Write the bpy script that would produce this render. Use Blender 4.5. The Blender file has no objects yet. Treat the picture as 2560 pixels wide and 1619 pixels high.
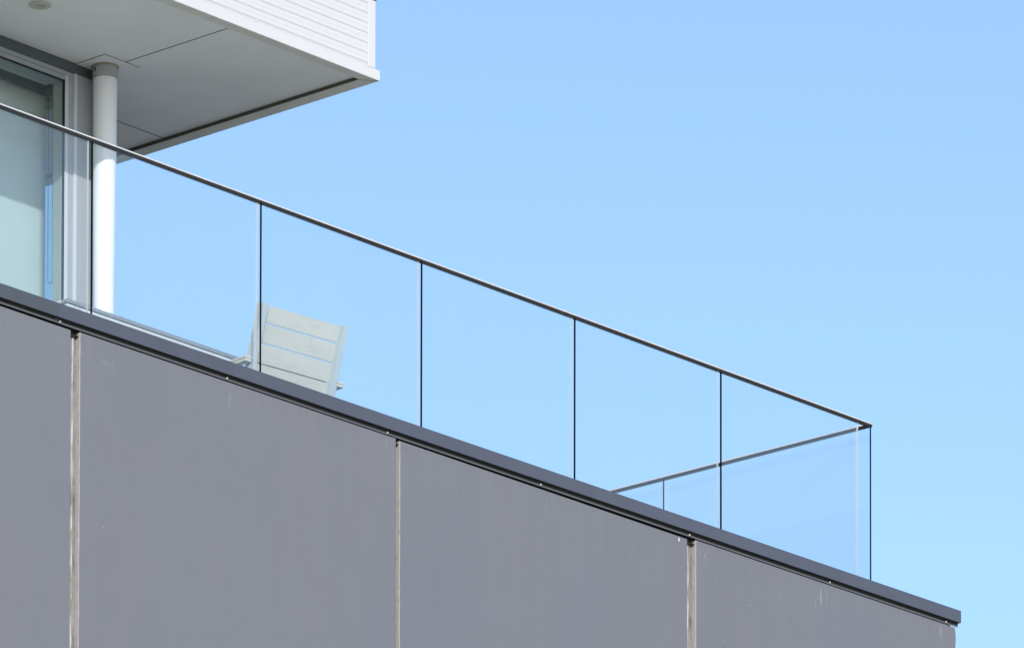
import bpy, bmesh, math, random
from mathutils import Vector, Matrix
random.seed(7)
SC = bpy.context.scene
C = SC.collection

# ------------------------------------------------------------------ camera
cd = bpy.data.cameras.new('camera'); cam = bpy.data.objects.new('camera', cd); C.objects.link(cam)
CAM = Vector((-34.3997, -27.57, -12.6907))
yaw, pitch, roll = math.radians(48.431), math.radians(3.708), math.radians(0.099)
fw = Vector((math.sin(yaw)*math.cos(pitch), math.cos(yaw)*math.cos(pitch), math.sin(pitch)))
rt = Vector((math.cos(yaw), -math.sin(yaw), 0)); up = rt.cross(fw)
r2 = rt*math.cos(roll) + up*math.sin(roll); u2 = up*math.cos(roll) - rt*math.sin(roll)
M = Matrix((r2, u2, -fw)).transposed().to_4x4(); M.translation = CAM
cam.matrix_world = M
cd.sensor_fit = 'HORIZONTAL'; cd.sensor_width = 36
cd.lens = 18089.73/2560*36
cd.shift_y = 1.8024
cd.clip_start = 1; cd.clip_end = 5000
SC.camera = cam

# ------------------------------------------------------------------ light
SUN_AZ, PROFILE = math.radians(42), 0.55           # azimuth off the facade normal, tangent of the shadow profile
SUN_EL = math.atan(PROFILE*math.cos(SUN_AZ))
L = Vector((-math.sin(SUN_AZ)*math.cos(SUN_EL), -math.cos(SUN_AZ)*math.cos(SUN_EL), math.sin(SUN_EL)))
sd = bpy.data.lights.new('sun', 'SUN'); sun = bpy.data.objects.new('sun', sd); C.objects.link(sun)
sd.energy = 2.5; sd.angle = math.radians(0.53); sd.color = (1.0, 0.965, 0.92)
sun.rotation_euler = (-L).to_track_quat('-Z', 'Y').to_euler(); sun.location = (-20, -25, 20)
w = bpy.data.worlds.new('World'); SC.world = w; w.use_nodes = True
nt = w.node_tree; nt.nodes.clear()
sky = nt.nodes.new('ShaderNodeTexSky'); sky.sky_type = 'NISHITA'; sky.sun_disc = False
sky.sun_elevation = SUN_EL; sky.sun_rotation = math.atan2(L.x, L.y)
sky.altitude = 0; sky.air_density = 1.0; sky.dust_density = 0.8; sky.ozone_density = 2.8
bg = nt.nodes.new('ShaderNodeBackground'); bg.inputs['Strength'].default_value = 0.15
wo = nt.nodes.new('ShaderNodeOutputWorld')
nt.links.new(sky.outputs[0], bg.inputs[0]); nt.links.new(bg.outputs[0], wo.inputs[0])
SC.view_settings.view_transform = 'Standard'; SC.view_settings.look = 'None'
SC.view_settings.exposure = 0.51; SC.view_settings.gamma = 1.0
SC.view_settings.use_curve_mapping = False
SC.render.engine = 'CYCLES'
SC.cycles.use_denoising = True
SC.cycles.transparent_max_bounces = 24; SC.cycles.max_bounces = 10; SC.cycles.diffuse_bounces = 6
SC.cycles.glossy_bounces = 6
SC.cycles.caustics_reflective = False; SC.cycles.caustics_refractive = False

# ------------------------------------------------------------------ materials
MATS = {}
def newmat(name):
    m = bpy.data.materials.new(name); m.use_nodes = True; MATS[name] = m
    return m, m.node_tree, m.node_tree.nodes['Principled BSDF']
def setp(b, **k):
    for n, v in k.items():
        b.inputs[n.replace('_', ' ')].default_value = v
def math_(nt, op, a, b=None, clamp=False):
    n = nt.nodes.new('ShaderNodeMath'); n.operation = op; n.use_clamp = clamp
    for i, v in enumerate((a, b)):
        if v is None: continue
        if isinstance(v, (int, float)): n.inputs[i].default_value = v
        else: nt.links.new(v, n.inputs[i])
    return n.outputs[0]
def coords(nt, scale=(1, 1, 1), kind='Object'):
    t = nt.nodes.new('ShaderNodeTexCoord'); mp = nt.nodes.new('ShaderNodeMapping')
    nt.links.new(t.outputs[kind], mp.inputs[0]); mp.inputs['Scale'].default_value = scale
    return mp.outputs[0]
def noise(nt, scale, detail=3, rough=.55, sc=(1, 1, 1), vec=None):
    n = nt.nodes.new('ShaderNodeTexNoise'); n.inputs['Scale'].default_value = scale
    n.inputs['Detail'].default_value = detail; n.inputs['Roughness'].default_value = rough
    nt.links.new(vec if vec else coords(nt, sc), n.inputs['Vector'])
    return n.outputs['Fac']
def ramp(nt, fac, stops):
    r = nt.nodes.new('ShaderNodeValToRGB')
    while len(r.color_ramp.elements) < len(stops): r.color_ramp.elements.new(.5)
    for e, (p, c) in zip(r.color_ramp.elements, stops):
        e.position = p; e.color = c if len(c) == 4 else (*c, 1)
    nt.links.new(fac, r.inputs[0]); return r.outputs[0]
def mixc(nt, fac, a, b, mode='MIX'):
    n = nt.nodes.new('ShaderNodeMix'); n.data_type = 'RGBA'; n.blend_type = mode
    for s, v in ((n.inputs[0], fac), (n.inputs[6], a), (n.inputs[7], b)):
        if isinstance(v, (int, float)): s.default_value = v
        elif isinstance(v, tuple): s.default_value = (*v, 1) if len(v) == 3 else v
        else: nt.links.new(v, s)
    return n.outputs[2]
def bump(nt, b, h, strength=.1, dist=.002):
    n = nt.nodes.new('ShaderNodeBump'); n.inputs['Strength'].default_value = strength
    n.inputs['Distance'].default_value = dist
    nt.links.new(h, n.inputs['Height']); nt.links.new(n.outputs[0], b.inputs['Normal'])
def painted(name, col, var=.05, rough=.5, scale=3, sc=(1, 1, 1), spec=.4, metallic=0, bscale=60, bs=.04):
    m, nt, b = newmat(name)
    n1 = noise(nt, scale, 4, .6, sc)
    lo = tuple(c*(1-var) for c in col); hi = tuple(min(1, c*(1+var)) for c in col)
    nt.links.new(ramp(nt, n1, [(.3, lo), (.7, hi)]), b.inputs['Base Color'])
    setp(b, Roughness=rough, Metallic=metallic); b.inputs['Specular IOR Level'].default_value = spec
    bump(nt, b, noise(nt, bscale, 2), bs)
    return m

# grey fibre-cement wall panels: mottled paint, fine specks, faint runs
m, nt, b = newmat('wall_paint')
base = ramp(nt, noise(nt, .9, 5, .6, (1, 1, .7)), [(.3, (0.160, 0.169, 0.199)), (.5, (0.173, 0.178, 0.208)), (.7, (0.163, 0.178, 0.204))])
runs = noise(nt, 6, 4, .6, (2.2, 1, .12))
base = mixc(nt, .2, base, ramp(nt, runs, [(.3, (0.153, 0.162, 0.187)), (.7, (0.185, 0.189, 0.216))]))
fine = noise(nt, 140, 3, .7)
big = noise(nt, .45, 3, .5, (1, 1, .8))
base = mixc(nt, .8, base, ramp(nt, big, [(.32, (.90, .93, .96)), (.5, (.98, .97, .98)), (.68, (.93, .97, 1.0))]), 'MULTIPLY')
cloud = noise(nt, 5, 5, .65)
base = mixc(nt, .5, base, ramp(nt, cloud, [(.3, (.93, .93, .93)), (.7, (1, 1, 1))]), 'MULTIPLY')
oi = nt.nodes.new('ShaderNodeObjectInfo')
base = mixc(nt, 1.0, base, (.95, .945, .915), 'MULTIPLY')
gz = nt.nodes.new('ShaderNodeNewGeometry'); sz = nt.nodes.new('ShaderNodeSeparateXYZ'); nt.links.new(gz.outputs['Position'], sz.inputs[0])
fade = math_(nt, 'POWER', math_(nt, 'ADD', math_(nt, 'MULTIPLY', math_(nt, 'ADD', sz.outputs[2], .1), 1.3), 1.0, True), 2.0)
rain = ramp(nt, noise(nt, 9, 5, .7, (3, 1, .10)), [(.44, (0, 0, 0)), (.66, (1, 1, 1))])
base = mixc(nt, math_(nt, 'MULTIPLY', math_(nt, 'MULTIPLY', rain, fade), .09), base, (.30, .30, .31))
base = mixc(nt, 1.0, base, ramp(nt, oi.outputs['Random'], [(0, (.965, .97, .975)), (1, (1.02, 1.015, 1.01))]), 'MULTIPLY')
base = mixc(nt, .25, base, ramp(nt, fine, [(.3, (0.145, 0.150, 0.172)), (.7, (0.196, 0.201, 0.224))]))
def specks(nt, scale, thr, chance):
    v = nt.nodes.new('ShaderNodeTexVoronoi'); v.inputs['Scale'].default_value = scale
    nt.links.new(coords(nt), v.inputs['Vector'])
    d = math_(nt, 'LESS_THAN', v.outputs['Distance'], thr)
    sep = nt.nodes.new('ShaderNodeSeparateColor'); nt.links.new(v.outputs['Color'], sep.inputs[0])
    return math_(nt, 'MULTIPLY', d, math_(nt, 'LESS_THAN', sep.outputs[0], chance))
base = mixc(nt, math_(nt, 'MULTIPLY', specks(nt, 14, .055, .10), .8), base, (.05, .045, .045))
base = mixc(nt, math_(nt, 'MULTIPLY', specks(nt, 11, .035, .05), .7), base, (.62, .62, .63))
# pale streaks with a shape of their own, where water has run down from fixings
g = nt.nodes.new('ShaderNodeNewGeometry'); sp = nt.nodes.new('ShaderNodeSeparateXYZ'); nt.links.new(g.outputs['Position'], sp.inputs[0])
wob = math_(nt, 'MULTIPLY', math_(nt, 'SUBTRACT', noise(nt, 14, 3, .6, (1, 1, 1)), .5), .06)
px = math_(nt, 'ADD', sp.outputs[0], wob)
def blotch(cx, cz, rx, rz, fuzzy=True):
    a = math_(nt, 'DIVIDE', math_(nt, 'SUBTRACT', px if fuzzy else sp.outputs[0], cx), rx)
    c = math_(nt, 'DIVIDE', math_(nt, 'SUBTRACT', sp.outputs[2], cz), rz)
    d = math_(nt, 'ADD', math_(nt, 'MULTIPLY', a, a), math_(nt, 'MULTIPLY', c, c))
    return math_(nt, 'POWER', math_(nt, 'SUBTRACT', 1.0, d, True), 1.6)
tot = None
for cx, cz, rx, rz, k in ((-.50, -.19, .010, .08, .5), (-.45, -.20, .006, .10, .35), (-.56, -.24, .005, .05, .3), (-1.60, -.20, .006, .06, .45),
                          (-1.645, -.17, .004, .04, .35), (-6.72, -.23, .05, .014, .14), (-6.66, -.245, .03, .04, .10), (-4.44, -.155, .012, .06, .14),
                          (.68, -.16, .02, .06, .25), (-1.50, -.30, .006, .03, .3), (-.9, -.28, .01, .05, .2), (-3.05, -.2, .012, .08, .14), (-5.74, -.2, .014, .09, .16)):
    t = math_(nt, 'MULTIPLY', blotch(cx, cz, rx*.9, rz), k*.75); tot = t if tot is None else math_(nt, 'MAXIMUM', tot, t)
base = mixc(nt, math_(nt, 'MULTIPLY', tot, math_(nt, 'ADD', noise(nt, 60, 3, .7, (1, 1, .3)), .35)), base, (.48, .48, .50))
base = mixc(nt, math_(nt, 'MULTIPLY', blotch(-1.847, -.135, .005, .016, False), 2, True), base, (.8, .8, .8))
nt.links.new(base, b.inputs['Base Color']); setp(b, Roughness=.62); b.inputs['Specular IOR Level'].default_value = .25
bump(nt, b, noise(nt, 30, 5, .65), .12, .002)

# raw panel core at the cut edges
m, nt, b = newmat('panel_core')
n1 = noise(nt, 40, 5, .7, (1, 1, .5))
nt.links.new(ramp(nt, n1, [(.30, (.17, .163, .156)), (.42, (.29, .280, .268)), (.75, (.34, .328, .316))]), b.inputs['Base Color'])
setp(b, Roughness=.9); bump(nt, b, n1, .5, .004)
m, nt, b = newmat('joint_render')
n1 = noise(nt, 18, 5, .7, (1, 1, .35))
nt.links.new(ramp(nt, n1, [(.34, (.10, .097, .094)), (.5, (.20, .194, .187)), (.7, (.28, .272, .263))]), b.inputs['Base Color'])
setp(b, Roughness=.9); bump(nt, b, n1, .6, .004)
m, nt, b = newmat('sealant')
n1 = noise(nt, 25, 4, .6, (1, 1, .3))
nt.links.new(ramp(nt, n1, [(.36, (.20, .19, .17)), (.58, (.46, .455, .44))]), b.inputs['Base Color']); setp(b, Roughness=.6)

painted('coping_metal', (0.075, 0.082, 0.109), .06, .42, 5, (1, 1, 1), .45)
painted('coping_metal_old', (0.068, 0.075, 0.088), .06, .45, 5, (1, 1, 1), .45)
painted('lip_metal', (.12, .122, .135), .06, .45, 6)
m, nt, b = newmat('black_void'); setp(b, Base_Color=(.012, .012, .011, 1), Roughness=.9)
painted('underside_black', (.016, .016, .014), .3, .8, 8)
painted('screw_cap', (.42, .42, .41), .12, .4, 60)
painted('white_cladding', (.57, .57, .58), .015, .38, 1.2, (1, 1, 1), .4, 0, 40, .01)
painted('white_screw', (.62, .62, .62), .1, .35, 60)
# soffit boards: off-white paint with faint dirt
m, nt, b = newmat('soffit_paint')
n1 = noise(nt, 2.2, 5, .6)
col = ramp(nt, n1, [(.3, (.86, .84, .78)), (.7, (.92, .895, .84))])
col = mixc(nt, math_(nt, 'MULTIPLY', specks(nt, 26, .035, .08), .6), col, (.25, .23, .18))
nt.links.new(col, b.inputs['Base Color']); setp(b, Roughness=.6); bump(nt, b, noise(nt, 50, 3), .03)
m, nt, b = newmat('soffit_trim')
n1 = noise(nt, 7, 5, .65, (1, 1, 1))
nt.links.new(ramp(nt, n1, [(.3, (.66, .63, .53)), (.65, (.75, .73, .64))]), b.inputs['Base Color']); setp(b, Roughness=.55)
painted('roof_core', (.10, .095, .08), .1, .8, 4)
painted('column_paint', (.72, .765, .82), .015, .35, 2, (1, 1, .3), .4, 0, 60, .02)
painted('collar_grey', (.34, .35, .36), .08, .5, 12)
painted('stain_sealant', (.34, .27, .13), .35, .7, 30)
painted('frame_grey', (.31, .335, .36), .03, .4, 4, (1, 1, .2), .4)
painted('frame_grey_light', (.49, .52, .57), .03, .35, 4, (1, 1, .2), .4)
painted('head_fascia_grey', (.085, .098, .098), .05, .45, 4, (.3, 1, 1))
painted('rubber_black', (.012, .012, .012), .2, .7, 30)
painted('room_white', (.55, .56, .52), .03, .8, 2)
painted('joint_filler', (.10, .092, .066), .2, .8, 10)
painted('interior_frame', (.42, .45, .38), .03, .6, 2)
painted('cassette_dark', (.035, .04, .034), .1, .6, 5)
painted('cassette_beige', (.62, .58, .48), .05, .5, 5)
painted('chain_grey', (.16, .18, .19), .1, .4, 60)
m, nt, b = newmat('blind_fabric')
n1 = noise(nt, 220, 3, .7); n2 = noise(nt, 9, 5, .7)
c1 = mixc(nt, .5, ramp(nt, n1, [(.35, (.70, .72, .70)), (.65, (.85, .86, .84))]), ramp(nt, n2, [(.3, (.74, .76, .74)), (.7, (.81, .83, .81))]))
nt.links.new(c1, b.inputs['Base Color']); setp(b, Roughness=.85); bump(nt, b, n1, .3, .001)
m, nt, b = newmat('steel')
n1 = noise(nt, 30, 3, .6, (.05, 1, 1))
nt.links.new(ramp(nt, n1, [(.3, (.58, .57, .60)), (.7, (.66, .65, .68))]), b.inputs['Base Color'])
setp(b, Metallic=.1, Roughness=.30)
painted('bronze_channel', (.055, .05, .042), .15, .3, 20, (.1, 1, 1), .5, .6)
# chair: weathered pale paint with fine cracks along the slats
m, nt, b = newmat('chair_paint')
n1 = noise(nt, 5, 5, .7, (.6, 3, 3)); n2 = noise(nt, 16, 4, .7, (.25, 3, 3))
c1 = ramp(nt, n1, [(.3, (.53, .53, .485)), (.7, (.60, .595, .55))])
crack = ramp(nt, n2, [(.485, (0, 0, 0)), (.497, (1, 1, 1)), (.503, (1, 1, 1)), (.515, (0, 0, 0))])
c1 = mixc(nt, math_(nt, 'MULTIPLY', crack, .35), c1, (.30, .28, .24))
nt.links.new(c1, b.inputs['Base Color']); setp(b, Roughness=.65)
painted('chair_post_paint', (.46, .53, .59), .04, .5, 6)
painted('box_white', (.66, .69, .73), .03, .5, 4)
painted('box_lid_grey', (.52, .55, .60), .05, .5, 4)
painted('lens_grey', (.45, .47, .45), .05, .25, 20)
painted('ring_cream', (.56, .53, .40), .08, .45, 12)
painted('floor_slab', (.84, .77, .65), .1, .8, 3)
m, nt, b = newmat('ground_paving')
n1 = noise(nt, .15, 6, .6)
nt.links.new(ramp(nt, n1, [(.3, (.70, .65, .54)), (.7, (.77, .72, .62))]), b.inputs['Base Color']); setp(b, Roughness=.9)

def glass(name, r0, tint, dust):
    m = bpy.data.materials.new(name); m.use_nodes = True; MATS[name] = m
    nt = m.node_tree; nt.nodes.clear()
    o = nt.nodes.new('ShaderNodeOutputMaterial'); mix = nt.nodes.new('ShaderNodeMixShader')
    tr = nt.nodes.new('ShaderNodeBsdfTransparent'); tr.inputs[0].default_value = (*tint, 1)
    gl = nt.nodes.new('ShaderNodeBsdfGlossy'); gl.inputs['Roughness'].default_value = 0.0
    gl.inputs[0].default_value = (.97, 1, 1, 1)
    lw = nt.nodes.new('ShaderNodeLayerWeight'); lw.inputs['Blend'].default_value = .5
    p5 = math_(nt, 'POWER', lw.outputs['Facing'], 5.0)
    f = math_(nt, 'ADD', math_(nt, 'MULTIPLY', p5, 1-r0), r0, True)
    nt.links.new(f, mix.inputs[0]); nt.links.new(tr.outputs[0], mix.inputs[1]); nt.links.new(gl.outputs[0], mix.inputs[2])
    df = nt.nodes.new('ShaderNodeBsdfDiffuse'); df.inputs[0].default_value = (.82, .92, .95, 1)
    tl = nt.nodes.new('ShaderNodeBsdfTranslucent'); tl.inputs[0].default_value = (.82, .92, .95, 1)
    film = nt.nodes.new('ShaderNodeMixShader'); film.inputs[0].default_value = .5
    nt.links.new(df.outputs[0], film.inputs[1]); nt.links.new(tl.outputs[0], film.inputs[2])
    n1 = noise(nt, 3, 5, .6, (1, 1, .35)); dust_ = math_(nt, 'ADD', math_(nt, 'MULTIPLY', n1, dust), dust*.5)
    mix2 = nt.nodes.new('ShaderNodeMixShader'); nt.links.new(dust_, mix2.inputs[0])
    nt.links.new(mix.outputs[0], mix2.inputs[1]); nt.links.new(film.outputs[0], mix2.inputs[2])
    nt.links.new(mix2.outputs[0], o.inputs[0])
glass('clear_glass', .065, (.982, 1.0, 1.0), .034)
glass('door_glass', .045, (.86, .91, .92), .010)
m, nt, b = newmat('glass_edge'); setp(b, Base_Color=(.002, .005, .005, 1), Roughness=.6); b.inputs['Specular IOR Level'].default_value = .05  # near-black colour stands in for internal reflection at the facing pane ends
m = bpy.data.materials.new('glass_edge_pale'); m.use_nodes = True; MATS['glass_edge_pale'] = m  # pale colour stands in for light reflected inside the far pane ends
nt = m.node_tree; nt.nodes.clear(); o = nt.nodes.new('ShaderNodeOutputMaterial')
d1 = nt.nodes.new('ShaderNodeBsdfDiffuse'); d1.inputs[0].default_value = (.85, .9, .95, 1)
d2 = nt.nodes.new('ShaderNodeBsdfTranslucent'); d2.inputs[0].default_value = (.9, .95, 1, 1)
mx = nt.nodes.new('ShaderNodeMixShader'); mx.inputs[0].default_value = .5
nt.links.new(d1.outputs[0], mx.inputs[1]); nt.links.new(d2.outputs[0], mx.inputs[2])
tr = nt.nodes.new('ShaderNodeBsdfTransparent'); mx2 = nt.nodes.new('ShaderNodeMixShader'); mx2.inputs[0].default_value = .22
nt.links.new(mx.outputs[0], mx2.inputs[1]); nt.links.new(tr.outputs[0], mx2.inputs[2]); nt.links.new(mx2.outputs[0], o.inputs[0])

# ------------------------------------------------------------------ builders
def tag(o, label=None, cat=None, group=None, kind=None):
    for k, v in (('label', label), ('category', cat), ('group', group), ('kind', kind)):
        if v: o[k] = v
    return o
def thing(name, loc, label, cat):
    e = bpy.data.objects.new(name, None); C.objects.link(e); e.location = loc; e.empty_display_size = .2
    return tag(e, label, cat)
def origin(o):
    v = Vector((0, 0, 0))
    while o: v = v + o.location; o = o.parent
    return v
def mesh(name, verts, faces, mat, parent=None, fmats=None, bevel=0, smooth=False, seg=2):
    off = origin(parent) if parent else Vector((0, 0, 0))
    me = bpy.data.meshes.new(name)
    me.from_pydata([tuple(Vector(v)-off) for v in verts], [], faces)
    ms = mat if isinstance(mat, (list, tuple)) else [mat]
    for k in ms: me.materials.append(MATS[k])
    if fmats:
        for p, i in zip(me.polygons, fmats): p.material_index = i
    bm = bmesh.new(); bm.from_mesh(me); bmesh.ops.recalc_face_normals(bm, faces=bm.faces); bm.to_mesh(me); bm.free()
    if smooth:
        for p in me.polygons: p.use_smooth = True
    o = bpy.data.objects.new(name, me); C.objects.link(o); o.parent = parent
    if bevel:
        md = o.modifiers.new('bevel', 'BEVEL'); md.width = bevel; md.segments = seg; md.limit_method = 'ANGLE'
    return o
BF = [(0, 1, 2, 3), (7, 6, 5, 4), (0, 4, 5, 1), (1, 5, 6, 2), (2, 6, 7, 3), (3, 7, 4, 0)]   # -z +z -y +x +y -x
def boxv(x0, x1, y0, y1, z0, z1):
    return [(x0, y0, z0), (x1, y0, z0), (x1, y1, z0), (x0, y1, z0), (x0, y0, z1), (x1, y0, z1), (x1, y1, z1), (x0, y1, z1)]
def box(name, x0, x1, y0, y1, z0, z1, mat, parent=None, bevel=0, fmats=None):
    return mesh(name, boxv(x0, x1, y0, y1, z0, z1), BF, mat, parent, fmats, bevel)
def prism_x(name, prof, x0, x1, mat, parent=None, bevel=0, smooth=False):     # profile of (y, z) pushed along x
    n = len(prof)
    v = [(x0, y, z) for y, z in prof] + [(x1, y, z) for y, z in prof]
    f = [(i, (i+1) % n, n+(i+1) % n, n+i) for i in range(n)] + [tuple(range(n))[::-1], tuple(range(n, 2*n))]
    return mesh(name, v, f, mat, parent, None, bevel, smooth)
def prism_z(name, poly, z0, z1, mat, parent=None, bevel=0):
    n = len(poly)
    v = [(x, y, z0) for x, y in poly] + [(x, y, z1) for x, y in poly]
    f = [(i, (i+1) % n, n+(i+1) % n, n+i) for i in range(n)] + [tuple(range(n))[::-1], tuple(range(n, 2*n))]
    return mesh(name, v, f, mat, parent, None, bevel)
def lathe(name, cx, cy, prof, mat, parent=None, seg=48, smooth=True, cap=True):  # prof of (r, z)
    v = []; f = []
    for r, z in prof:
        v += [(cx+r*math.cos(2*math.pi*k/seg), cy+r*math.sin(2*math.pi*k/seg), z) for k in range(seg)]
    for i in range(len(prof)-1):
        for k in range(seg):
            f.append((i*seg+k, i*seg+(k+1) % seg, (i+1)*seg+(k+1) % seg, (i+1)*seg+k))
    if cap:
        f.append(tuple(range(seg))[::-1]); f.append(tuple(range((len(prof)-1)*seg, len(prof)*seg)))
    o = mesh(name, v, f, mat, parent)
    if smooth:
        for p in o.data.polygons: p.use_smooth = len(p.vertices) == 4
        md = o.modifiers.new('edges', 'EDGE_SPLIT'); md.split_angle = math.radians(40)
    return o
def dome_mesh(name, r, h, mat):               # a small dome whose flat side faces +y
    v = [(0, -h, 0)]; f = []
    seg = 12
    for ring in range(1, 5):
        a = ring/4*math.pi/2
        v += [(r*math.sin(a)*math.cos(2*math.pi*k/seg), -h*math.cos(a), r*math.sin(a)*math.sin(2*math.pi*k/seg)) for k in range(seg)]
    f += [(0, 1+(k+1) % seg, 1+k) for k in range(seg)]
    for q in range(3):
        for k in range(seg): f.append((1+q*seg+k, 1+q*seg+(k+1) % seg, 1+(q+1)*seg+(k+1) % seg, 1+(q+1)*seg+k))
    f.append(tuple(1+3*seg+k for k in range(seg)))
    me = bpy.data.meshes.new(name); me.from_pydata(v, [], f); me.materials.append(MATS[mat])
    for p in me.polygons: p.use_smooth = len(p.vertices) < 5
    return me
def place(name, me, pos, parent):
    o = bpy.data.objects.new(name, me); C.objects.link(o); o.parent = parent; o.location = Vector(pos)-origin(parent); return o

FLOOR = -0.30; GROUND = -14.3
# ------------------------------------------------------------------ setting
g_ = mesh('ground', [(-900, -900, GROUND), (900, -900, GROUND), (900, 900, GROUND), (-900, 900, GROUND)], [(0, 1, 2, 3)], 'ground_paving')
tag(g_, kind='structure')
tf = box('terrace_floor', -12.9, .60, .262, 8.4, FLOOR-.12, FLOOR, 'floor_slab'); tag(tf, kind='structure')

# ------------------------------------------------------------------ terrace wall
tw = thing('terrace_wall', (-3, .1, GROUND), 'dark grey panelled wall with black-shadowed metal coping below the glass balustrade', 'wall')
WF = -.015                                   # front plane of the panels
box('wall_core', -13, .826, .018, 8.5, GROUND, -.125, 'joint_render', tw)
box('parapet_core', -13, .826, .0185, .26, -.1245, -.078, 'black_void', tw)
def panel(x0, x1, ztl, ztr, wavy=False):
    zb = -2.95
    rows = [(0, 0)]
    # left edge chipped a little, right edge wavy where the photograph shows it
    n = 60
    L_, R_ = [], []
    for k in range(n+1):
        t = k/n
        jl = random.uniform(-.0012, .0012); jr = random.uniform(-.0008, .0008)
        if wavy: jr = .010*math.exp(-((t*2.84-.075)/.05)**2) + random.uniform(-.001, .001)
        L_.append((x0+jl, ztl+(zb-ztl)*t)); R_.append((x1+jr, ztr+(zb-ztr)*t))
    v = []; f = []; fm = []
    yb = .0165
    for (xl, zl), (xr, zr) in zip(L_, R_):
        ch = .0025+random.uniform(0, .0012)
        v += [(xl, yb, zl), (xl-.0, WF+ch, zl), (xl+ch, WF, zl), (xr-.003, WF, zr), (xr, WF+.003, zr), (xr, yb, zr)]
    for k in range(n):
        a = 6*k; c = a+6
        for i, mi in ((0, 1), (1, 1), (2, 0), (3, 0), (4, 1)):
            f.append((a+i, a+i+1, c+i+1, c+i)); fm.append(mi)
        f.append((a+5, a, c, c+5)); fm.append(1)
    f.append(tuple(range(6))); fm.append(1); f.append(tuple(range(6*n, 6*n+6))[::-1]); fm.append(1)
    return mesh('wall_panel', v, f, ['wall_paint', 'panel_core'], tw, fm)
panel(-9.58, -6.986, -.101, -.113)
panel(-6.917, -4.3586, -.107, -.104)
panel(-4.3249, -1.769, -.110, -.1165)
panel(-1.691, .832, -.1045, -.1035, True)
box('wall_panel', -13, -9.64, WF, .0165, -2.95, -.104, ['wall_paint', 'panel_core'], tw)
for (a, b_) in ((-13, -9.64), (-9.58, -6.986), (-6.917, -4.3586), (-4.3249, -1.769), (-1.691, .832)):      # next rows down to the ground
    for r in range(4):
        zt = -2.99-r*2.84
        box('wall_panel', a, b_, WF, .0165, max(GROUND, zt-2.80), zt, ['wall_paint', 'panel_core'], tw, 0)
# ragged sealant beads left in the joints
for x0, wd, amp in ((-6.975, .012, .005), (-6.949, .007, .003), (-4.3535, .006, .003), (-1.757, .010, .004), (-1.735, .008, .003), (-9.62, .012, .005)):
    v = []; f = []; n = 90
    ph = random.random()*9
    for k in range(n+1):
        z = -.128-.0312*k
        o_ = amp*(math.sin(k*.31+ph)*.5+math.sin(k*.83+ph*2)*.3+random.uniform(-.35, .35)); ww = wd*(.65+.35*math.sin(k*.47+ph)+random.uniform(-.15, .15))
        v += [(x0+o_, .018, z), (x0+o_+ww*.3, .010, z), (x0+o_+ww*.7, .009, z), (x0+o_+ww, .018, z)]
    for k in range(n):
        for i in range(3): f.append((4*k+i, 4*k+i+1, 4*k+i+5, 4*k+i+4))
    mesh('sealant_bead', v, f, 'sealant', tw, None, 0, True)
for x0, x1 in ((-6.986, -6.917), (-4.3586, -4.3249), (-1.769, -1.691)):       # dark mouth at the head of each joint
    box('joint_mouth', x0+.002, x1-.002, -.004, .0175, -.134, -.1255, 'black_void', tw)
# coping: hollow folded cap in two lengths, butted at a seam
def coping(x0, x1, mat):
    prof = [(-.05, -.0761), (-.05, 0), (.255, -.004), (.255, -.0761), (.2535, -.0761), (.2535, -.006), (-.0485, -.0025), (-.0485, -.0761)]
    return prism_x('coping', prof, x0, x1, mat, tw)
c0 = coping(-13, -7.1245, 'coping_metal_old'); tag(c0, label='slightly darker length of coping left of the seam')
c1 = coping(-7.1225, .848, 'coping_metal')
box('coping_end', .8465, .848, -.0484, .2534, -.0761, -.0065, 'coping_metal', tw)
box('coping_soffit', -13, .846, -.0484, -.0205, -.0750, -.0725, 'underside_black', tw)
side = prism_x('side_coping', [(0, 0)]*3, 0, 1, 'coping_metal', tw) if False else box('side_coping', .545, .848, .258, 8.5, -.0761, -.001, 'coping_metal', tw)
box('coping_shade_strip', -13, .8500, -.0226, -.0212, -.0862, -.0752, 'underside_black', tw)  # black strip that paints in the shadow band under the coping
box('drip_strip', -7.105, .8506, -.02, -.0185, -.0995, -.0722, 'lip_metal', tw)
box('drip_strip', -13, -7.1065, -.021, -.0188, -.0985, -.0722, 'lip_metal', tw)
box('strip_joint', -7.118, -7.094, -.0232, -.0212, -.1010, -.0745, 'coping_metal_old', tw)
dm = dome_mesh('screw', .0080, .011, 'screw_cap')
for x in (-8.40, -7.0823, -5.7676, -4.4415, -3.1137, -1.7619, -.4275, .725):
    place('screw', dm, (x+.002, -.0201 if x > -7.09 else -.0212, -.0895), tw)

# ------------------------------------------------------------------ glass balustrade
gb = thing('glass_balustrade', (0, 0, 0), 'frameless clear glass balustrade with thin metal handrail along the terrace edge', 'balustrade')
GT = .0072
def front_pane(x0, x1):
    return box('glass_pane', x0, x1, -GT, GT, -.05, .988, ['clear_glass', 'glass_edge', 'glass_edge_pale'], gb, 0, [1, 1, 0, 2, 0, 1])
def side_pane(y0, y1):
    return box('glass_pane', -GT, GT, y0, y1, -.05, .988, ['clear_glass', 'glass_edge', 'glass_edge_pale'], gb, 0, [1, 1, 1, 0, 2, 0])
xs = [-1.4386-1.3445*k for k in range(8)]
front_pane(xs[0], -.1248)
for k in range(7): front_pane(xs[k+1], xs[k]-.032)
front_pane(-12.2, xs[7]-.032)
side_pane(-.004, 1.6452)
side_pane(1.6766, 3.33); side_pane(3.362, 5.02); side_pane(5.052, 6.7)
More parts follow.
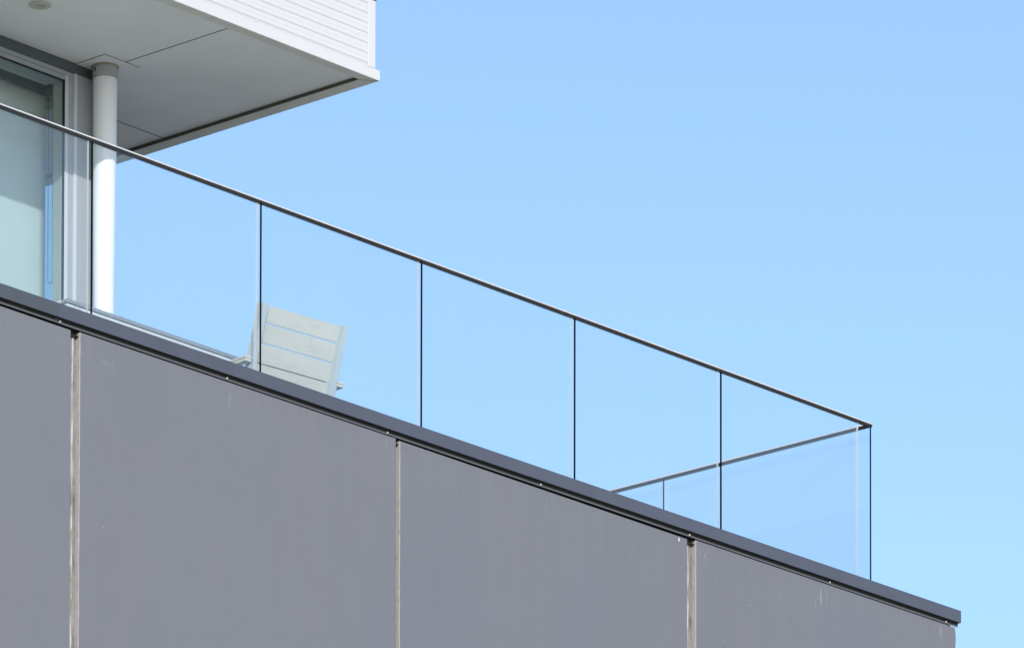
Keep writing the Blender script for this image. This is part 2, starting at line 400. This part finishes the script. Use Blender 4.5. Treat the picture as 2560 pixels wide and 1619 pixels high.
def sweep(name, prof, mat, z, x0, y1, xc=0.0, yc=0.0, smooth=True):
    # profile of (outward, up) mitred round the corner (xc, yc): front run along x, side run along y
    n = len(prof); v = []
    for o_, u in prof: v.append((x0, yc-o_, z+u))
    for o_, u in prof: v.append((xc+o_, yc-o_, z+u))
    for o_, u in prof: v.append((xc+o_, y1, z+u))
    f = []
    for s in range(2):
        for i in range(n): f.append((s*n+i, s*n+(i+1) % n, (s+1)*n+(i+1) % n, (s+1)*n+i))
    f += [tuple(range(n)), tuple(range(2*n, 3*n))[::-1]]
    o = mesh(name, v, f, mat, gb)
    if smooth:
        for p in o.data.polygons: p.use_smooth = len(p.vertices) == 4
        md = o.modifiers.new('edges', 'EDGE_SPLIT'); md.split_angle = math.radians(38)
    return o
R = .0138
R = .0128
prof = [(R*math.cos(a), .0112*math.sin(a)) for a in [math.radians(180*k/18) for k in range(19)]] + [(-R, -.0008), (R, -.0008)]
hr = sweep('handrail', prof, 'steel', 1.0, -12.4, 6.8)
chn = sweep('channel', [(.0108, -.0010), (.0116, -.0058), (.0106, -.0106), (-.0106, -.0106), (-.0116, -.0058), (-.0108, -.0010)], 'bronze_channel', 1.0, -12.4, 6.8, 0, 0, False)
gk = sweep('gasket', [(.0098, -.0108), (.0096, -.0168), (-.0096, -.0168), (-.0098, -.0108)], 'rubber_black', 1.0, -12.4, 6.8, 0, 0, False)

# ------------------------------------------------------------------ upper storey: roof, cladding, glazed wall
us = thing('upper_storey', (-7, 3, FLOOR), 'white-clad flat-roofed upper storey with grey soffit overhanging the terrace', 'building')
SZ = 2.12; TZ = 2.10; RX = -4.1953; RY = .2722; RB = 8.3
box('roof_core', -12.8, -4.245, .292, RB-.03, SZ+.013, 2.55, 'roof_core', us)
def soffit(x0, x1, y0, y1): return box('soffit_panel', x0, x1, y0, y1, SZ, SZ+.0125, 'soffit_paint', us, .0015)
soffit(-9.2, -5.352, .3465, 4.4); soffit(-12.8, -9.207, .3465, 4.4)
soffit(-5.341, -4.2975, .3465, 1.9215); soffit(-5.341, -4.2975, 1.9315, 4.4)
box('joint_seal', -5.3515, -5.3415, .3470, 1.1985, SZ+.0012, SZ+.012, 'joint_filler', us)
box('joint_seal', -5.3405, -4.2980, 1.9218, 1.9312, SZ+.0006, SZ+.012, 'joint_filler', us)
box('shadow_strip', -4.2935, -4.2895, .3525, RB, TZ+.0015, SZ-.0005, 'joint_filler', us)  # dark strip standing in for shade on the trim's inner face
soffit(-12.8, -4.2975, 4.407, RB-.05)
prism_z('soffit_trim', [(-12.8, RY+.001), (RX-.0015, RY+.001), (-4.2915, .345), (-12.8, .345)], TZ, SZ+.0128, 'soffit_trim', us, .001)
prism_z('soffit_trim', [(RX, RY+.0085), (RX, RB), (-4.2890, RB), (-4.2890, .3520)], TZ, SZ+.0128, 'soffit_trim', us, .001)
prism_z('mitre_seal', [(RX-.0012, RY+.0022), (RX-.0005, RY+.0082), (-4.2893, .3518), (-4.2913, .3468)], TZ+.0008, TZ+.012, 'joint_filler', us)
# base flashing, cladding boards, corner post, roof cap
box('base_flashing', -12.8, RX+.004, RY, .292, TZ+.001, 2.161, 'white_cladding', us, .0012)
box('base_flashing', RX-.016, RX+.0042, .2925, RB, TZ+.0012, 2.161, 'white_cladding', us, .0012)
YF = RY+.0025
z0 = 2.1615
def board(za, zb, first=False):
    lo = [(YF+.0055, za), (YF+.0055, za+.0006), (YF, za+.0088)] if not first else [(YF+.001, za), (YF, za+.001)]
    prof = lo + [(YF, za+(zb-za)*.52), (YF-.0012, za+(zb-za)*.60), (YF-.0012, zb-.0012), (YF+.0055, zb-.0006), (.2915, zb-.0008), (.2915, za)]
    return prism_x('cladding_board', prof, -12.8, -4.2915, 'white_cladding', us)
edges = [2.1615, 2.1770, 2.2358, 2.2946, 2.3534, 2.4122, 2.4710, 2.5298, 2.560]
for i in range(len(edges)-1): board(edges[i], edges[i+1], i == 0)
box('corner_trim', -4.2900, -4.231, RY-.0005, .330, 2.1625, 2.562, 'white_cladding', us, .0015)
box('side_cladding', -4.2445, -4.232, .331, RB-.01, 2.1625, 2.562, 'white_cladding', us)
box('roof_cap', -12.82, -4.226, RY-.006, RB+.02, 2.5650, 2.62, 'coping_metal', us, .002)
ws = dome_mesh('screw', .0062, .005, 'white_screw')
for x, z in ((-5.2307, 2.1700), (-4.384, 2.509), (-4.3832, 2.3344), (-6.08, 2.1700), (-5.2307, 2.509), (-5.2307, 2.3344)):
    place('screw', ws, (x, YF-.0012, z), us)
# front wall: header, frame, panel next to the column
YW = 1.43
box('head_fascia', -12.7, -5.29, YW, 1.60, 2.0585, SZ-.001, 'head_fascia_grey', us, .001)
fr = box('door_frame', -5.5345, -5.5125, YW-.004, 1.475, FLOOR, 2.0568, 'frame_grey_light', us, .001)
box('stile', -5.5765, -5.5355, YW+.007, 1.475, FLOOR, 2.0568, 'frame_grey', fr, .001)
box('stile', -5.603, -5.5775, YW+.003, 1.475, FLOOR, 2.0300, 'frame_grey_light', fr, .0012)
box('stile', -5.5895, -5.5835, YW+.0015, YW+.0028, FLOOR, 2.0295, 'frame_grey_light', fr, .0005)
box('top_rail', -12.6, -5.5775, YW+.004, 1.56, 2.0310, 2.0566, 'frame_grey', fr, .001)
box('top_rail', -12.6, -5.6035, YW+.008, 1.555, 2.0035, 2.0300, 'frame_grey', fr, .001)
box('seal', -5.611, -5.6035, YW+.006, 1.449, FLOOR, 2.0030, 'rubber_black', fr)
box('seal', -12.6, -5.6115, YW+.010, 1.449, 1.9955, 2.0030, 'rubber_black', fr)
box('inner_stile', -5.600, -5.296, 1.4755, 1.533, FLOOR, 2.0568, 'interior_frame', fr)
box('inner_head', -12.6, -5.6005, 1.5555, 1.60, 2.010, 2.057, 'interior_frame', fr)
box('door_glass', -7.90, -5.6005, 1.4495, 1.4555, FLOOR+.05, 2.0025, 'door_glass', us)
box('door_glass', -12.5, -8.00, 1.4495, 1.4555, FLOOR+.05, 2.0025, 'door_glass', us)
box('mullion', -8.0, -7.90, YW+.003, 1.56, FLOOR, 1.9900, 'frame_grey', us, .001)
box('corner_panel', -5.5115, -5.295, YW+.001, 1.475, FLOOR, 2.0575, 'frame_grey', us, .001)
# side wall of the room: glazed
box('window_head', -5.40, -5.296, 1.6025, 5.2, 2.012, SZ-.001, 'interior_frame', us)
box('window_post', -5.40, -5.296, 4.6, 4.7, FLOOR, 2.011, 'frame_grey', us)
box('window_glass', -5.352, -5.346, 1.5335, 4.5995, FLOOR+.05, 2.0115, 'door_glass', us)
box('room_wall', -12.7, -5.296, 5.2005, 5.35, FLOOR, SZ-.001, 'room_white', us)
box('room_wall', -12.7, -12.61, 1.6205, 5.2, FLOOR, SZ-.001, 'room_white', us)

# ------------------------------------------------------------------ roller blind
rb = thing('roller_blind', (-6.6, 1.70, 1.95), 'pale roller blind pulled down behind the glass door', 'blind')
def wavy_sheet(name, x0, x1, y, z0, z1, mat, parent):
    v = []; f = []; nx = 40; nz = 20
    for i in range(nx+1):
        for k in range(nz+1):
            x = x0+(x1-x0)*i/nx; z = z0+(z1-z0)*k/nz
            v.append((x, y+.0015*math.sin(x*9)+.001*math.sin(x*23+z*2), z))
    for i in range(nx):
        for k in range(nz):
            a = i*(nz+1)+k; f.append((a, a+nz+1, a+nz+2, a+1))
    o = mesh(name, v, f, mat, parent, None, 0, True)
    sm = o.modifiers.new('thickness', 'SOLIDIFY'); sm.thickness = .0012; return o
wavy_sheet('fabric', -7.75, -5.495, 1.70, FLOOR+.04, 2.0, 'blind_fabric', rb)
lathe_v = []
box('cassette', -7.77, -5.480, 1.668, 1.762, 2.002, 2.066, 'cassette_dark', rb, .006)
box('cassette_lip', -7.77, -5.480, 1.645, 1.667, 2.070, 2.090, 'cassette_beige', rb, .003)
box('cassette_plate', -7.77, -5.480, 1.645, 1.762, 2.0665, 2.0695, 'cassette_dark', rb)
box('bottom_bar', -7.75, -5.48, 1.692, 1.708, FLOOR+.02, FLOOR+.0395, 'cassette_beige', rb, .003)
# bead chain with a loop at the bottom
pts = []
xa, xb_, zb = -5.483, -5.448, .90
z = 2.0
while z > zb+.02: pts.append((xa, z)); z -= .0075
for k in range(9):
    a = math.pi+math.pi*k/8; pts.append(((xa+xb_)/2+(xb_-xa)/2*math.cos(a), zb+.016+.016*math.sin(a)))
z = zb+.02
while z < 2.0: pts.append((xb_+.004*math.sin(z*2), z)); z += .0075
bv = []; bf = []
for x, z in pts:
    n0 = len(bv); r = .0036
    bv += [(x, 1.69, z+r), (x, 1.69, z-r)] + [(x+r*math.cos(k*math.pi/3), 1.69+r*math.sin(k*math.pi/3), z) for k in range(6)]
    for k in range(6): bf += [(n0, n0+2+k, n0+2+(k+1) % 6), (n0+1, n0+2+(k+1) % 6, n0+2+k)]
mesh('bead_chain', bv, bf, 'chain_grey', rb, None, 0, True)

# ------------------------------------------------------------------ column
cx, cy = -5.378, 1.335
sc_ = thing('support_column', (cx, cy, FLOOR), 'round white column with grey collar carrying the roof soffit', 'column')
lathe('shaft', cx, cy, [(.055, FLOOR), (.055, FLOOR+.02), (.0612, .55), (.0700, 2.0395)], 'column_paint', sc_, 64)
lathe('collar', cx, cy, [(.0705, 2.040), (.0735, 2.0405), (.0735, 2.1065)], 'collar_grey', sc_, 64)
lathe('sealant_ring', cx, cy, [(.0720, 2.1068), (.0772, 2.1072), (.0795, 2.1125)], 'stain_sealant', sc_, 64)
prism_z('ceiling_plate', [(cx-.138, 1.199), (cx+.138, 1.199), (cx+.138, 1.4285), (cx-.138, 1.4285)], SZ-.0050, SZ-.0026, 'soffit_paint', sc_, .0004)
prism_z('plate_gasket', [(cx-.1415, 1.1955), (cx+.1415, 1.1955), (cx+.1415, 1.4285), (cx-.1415, 1.4285)], SZ-.0025, SZ-.0012, 'joint_filler', sc_)
box('collar_tab', cx-.0745, cx-.070, cy+.004, cy+.014, 2.074, 2.098, 'rubber_black', sc_)

# ------------------------------------------------------------------ downlight
dx, dy = -6.315, .922
dl = thing('recessed_downlight', (dx, dy, SZ), 'small round recessed downlight with cream ring in the soffit', 'light')
def ring(name, prof, mat, parent):
    seg = 56; n = len(prof); v = []; f = []
    for r, z in prof: v += [(dx+r*math.cos(2*math.pi*k/seg), dy+r*math.sin(2*math.pi*k/seg), z) for k in range(seg)]
    for i in range(n):
        for k in range(seg):
            j = (i+1) % n; f.append((i*seg+k, i*seg+(k+1) % seg, j*seg+(k+1) % seg, j*seg+k))
    o = mesh(name, v, f, mat, parent)
    for p in o.data.polygons: p.use_smooth = True
    o.modifiers.new('edges', 'EDGE_SPLIT').split_angle = math.radians(40); return o
ring('trim_ring', [(.0645, SZ-.0005), (.0650, SZ-.005), (.0610, SZ-.0075), (.0350, SZ-.0075), (.0305, SZ-.0035), (.0305, SZ-.0005)], 'ring_cream', dl)
lathe('lens', dx, dy, [(.0298, SZ-.0012), (.0298, SZ-.0030), (.020, SZ-.0038)], 'lens_grey', dl, 40)

# ------------------------------------------------------------------ garden chair
TH, RC = -.1003, .3114
X0, Y0, Z0, WD = -5.3042, .13, .4901, .6398
U = Vector((math.cos(TH), math.sin(TH), 0)); V = Vector((-math.sin(TH), math.cos(TH), 0)); Zv = Vector((0, 0, 1))
DN = V*math.sin(RC) - Zv*math.cos(RC); NN = -V*math.cos(RC) - Zv*math.sin(RC)
P0 = Vector((X0, Y0, Z0)); Pg = Vector((X0, Y0, 0))
ch = thing('garden_chair', Pg+U*WD/2+V*.35+Zv*FLOOR, 'pale slatted garden armchair seen from behind through the glass', 'chair')
def hexa(name, fn, a0, a1, b0, b1, c0, c1, bev=.002, mt='chair_paint'):
    v = [fn(a, b_, c_) for c_ in (c0, c1) for a, b_ in ((a0, b0), (a1, b0), (a1, b1), (a0, b1))]
    return mesh(name, v, BF, mt, ch, None, bev)
back = lambda u, s, n: P0+U*u+DN*s+NN*n
flat = lambda u, v_, z: Pg+U*u+V*v_+Zv*z
PW, PD = .0355, .0381
for u in (0, WD-PW): hexa('back_post', back, u, u+PW, 0, .53, -PD, 0, .002, 'chair_post_paint')
sl = [(.006, .1012), (.1078, .2140), (.2206, .3265), (.3320, .4400)]
for a, b_ in sl: hexa('back_slat', back, .001, WD-.001, a, b_, -PD-.0225, -PD-.0008, .0015)
hexa('back_rail', back, PW+.001, WD-PW-.001, .305, .350, -PD-.045, -PD-.0228, .0015)
ARM = .1993
for u0, u1 in ((-.0552, -.0008), (WD+.0008, WD+.0552)):
    hexa('armrest', flat, u0, u1, .1016, .665, ARM-.013, ARM, .0015)
    hexa('arm_support', flat, u0+.004, u1-.004, .1046, .660, ARM-.030, ARM-.0135, .001)
    hexa('leg', flat, u0+.008, u1-.008, .60, .655, FLOOR, ARM-.0305)
for u in (0, WD-PW): hexa('leg', flat, u, u+PW, .105, .150, FLOOR, -.030)
for u0, u1 in ((-.0470, -.0085), (WD+.0085, WD+.0470)):
    hexa('side_rail', flat, u0, u1, .11, .5995, -.06, -.015, .0015)
for k in range(5): hexa('seat_slat', flat, .001+0, WD-.001, .215+k*.088, .215+k*.088+.080, .006-.012*(5-k)/5*0, .026, .0015)
hexa('seat_rail', flat, -.0470, WD+.0470, .565, .5985, -.0145, .0055, .0015); hexa('seat_rail', flat, PW+.001, WD-PW-.001, .220, .255, -.0145, .0055, .0015)
hexa('cross_rail', flat, PW+.001, WD-PW-.001, .112, .145, -.09, -.04, .0015)

# ------------------------------------------------------------------ long low box behind the chair
bx = thing('storage_box', (-5.38, 1.06, FLOOR), 'long low white box with grey lid edge between glass and column', 'box')
box('body', -6.080, -4.690, .930, 1.190, FLOOR, .4690, 'box_white', bx, .002)
box('lid', -6.088, -4.682, .920, 1.200, .4722, .4907, 'box_lid_grey', bx, .001)
box('lid_seal', -6.076, -4.694, .934, 1.186, .4692, .4720, 'rubber_black', bx)
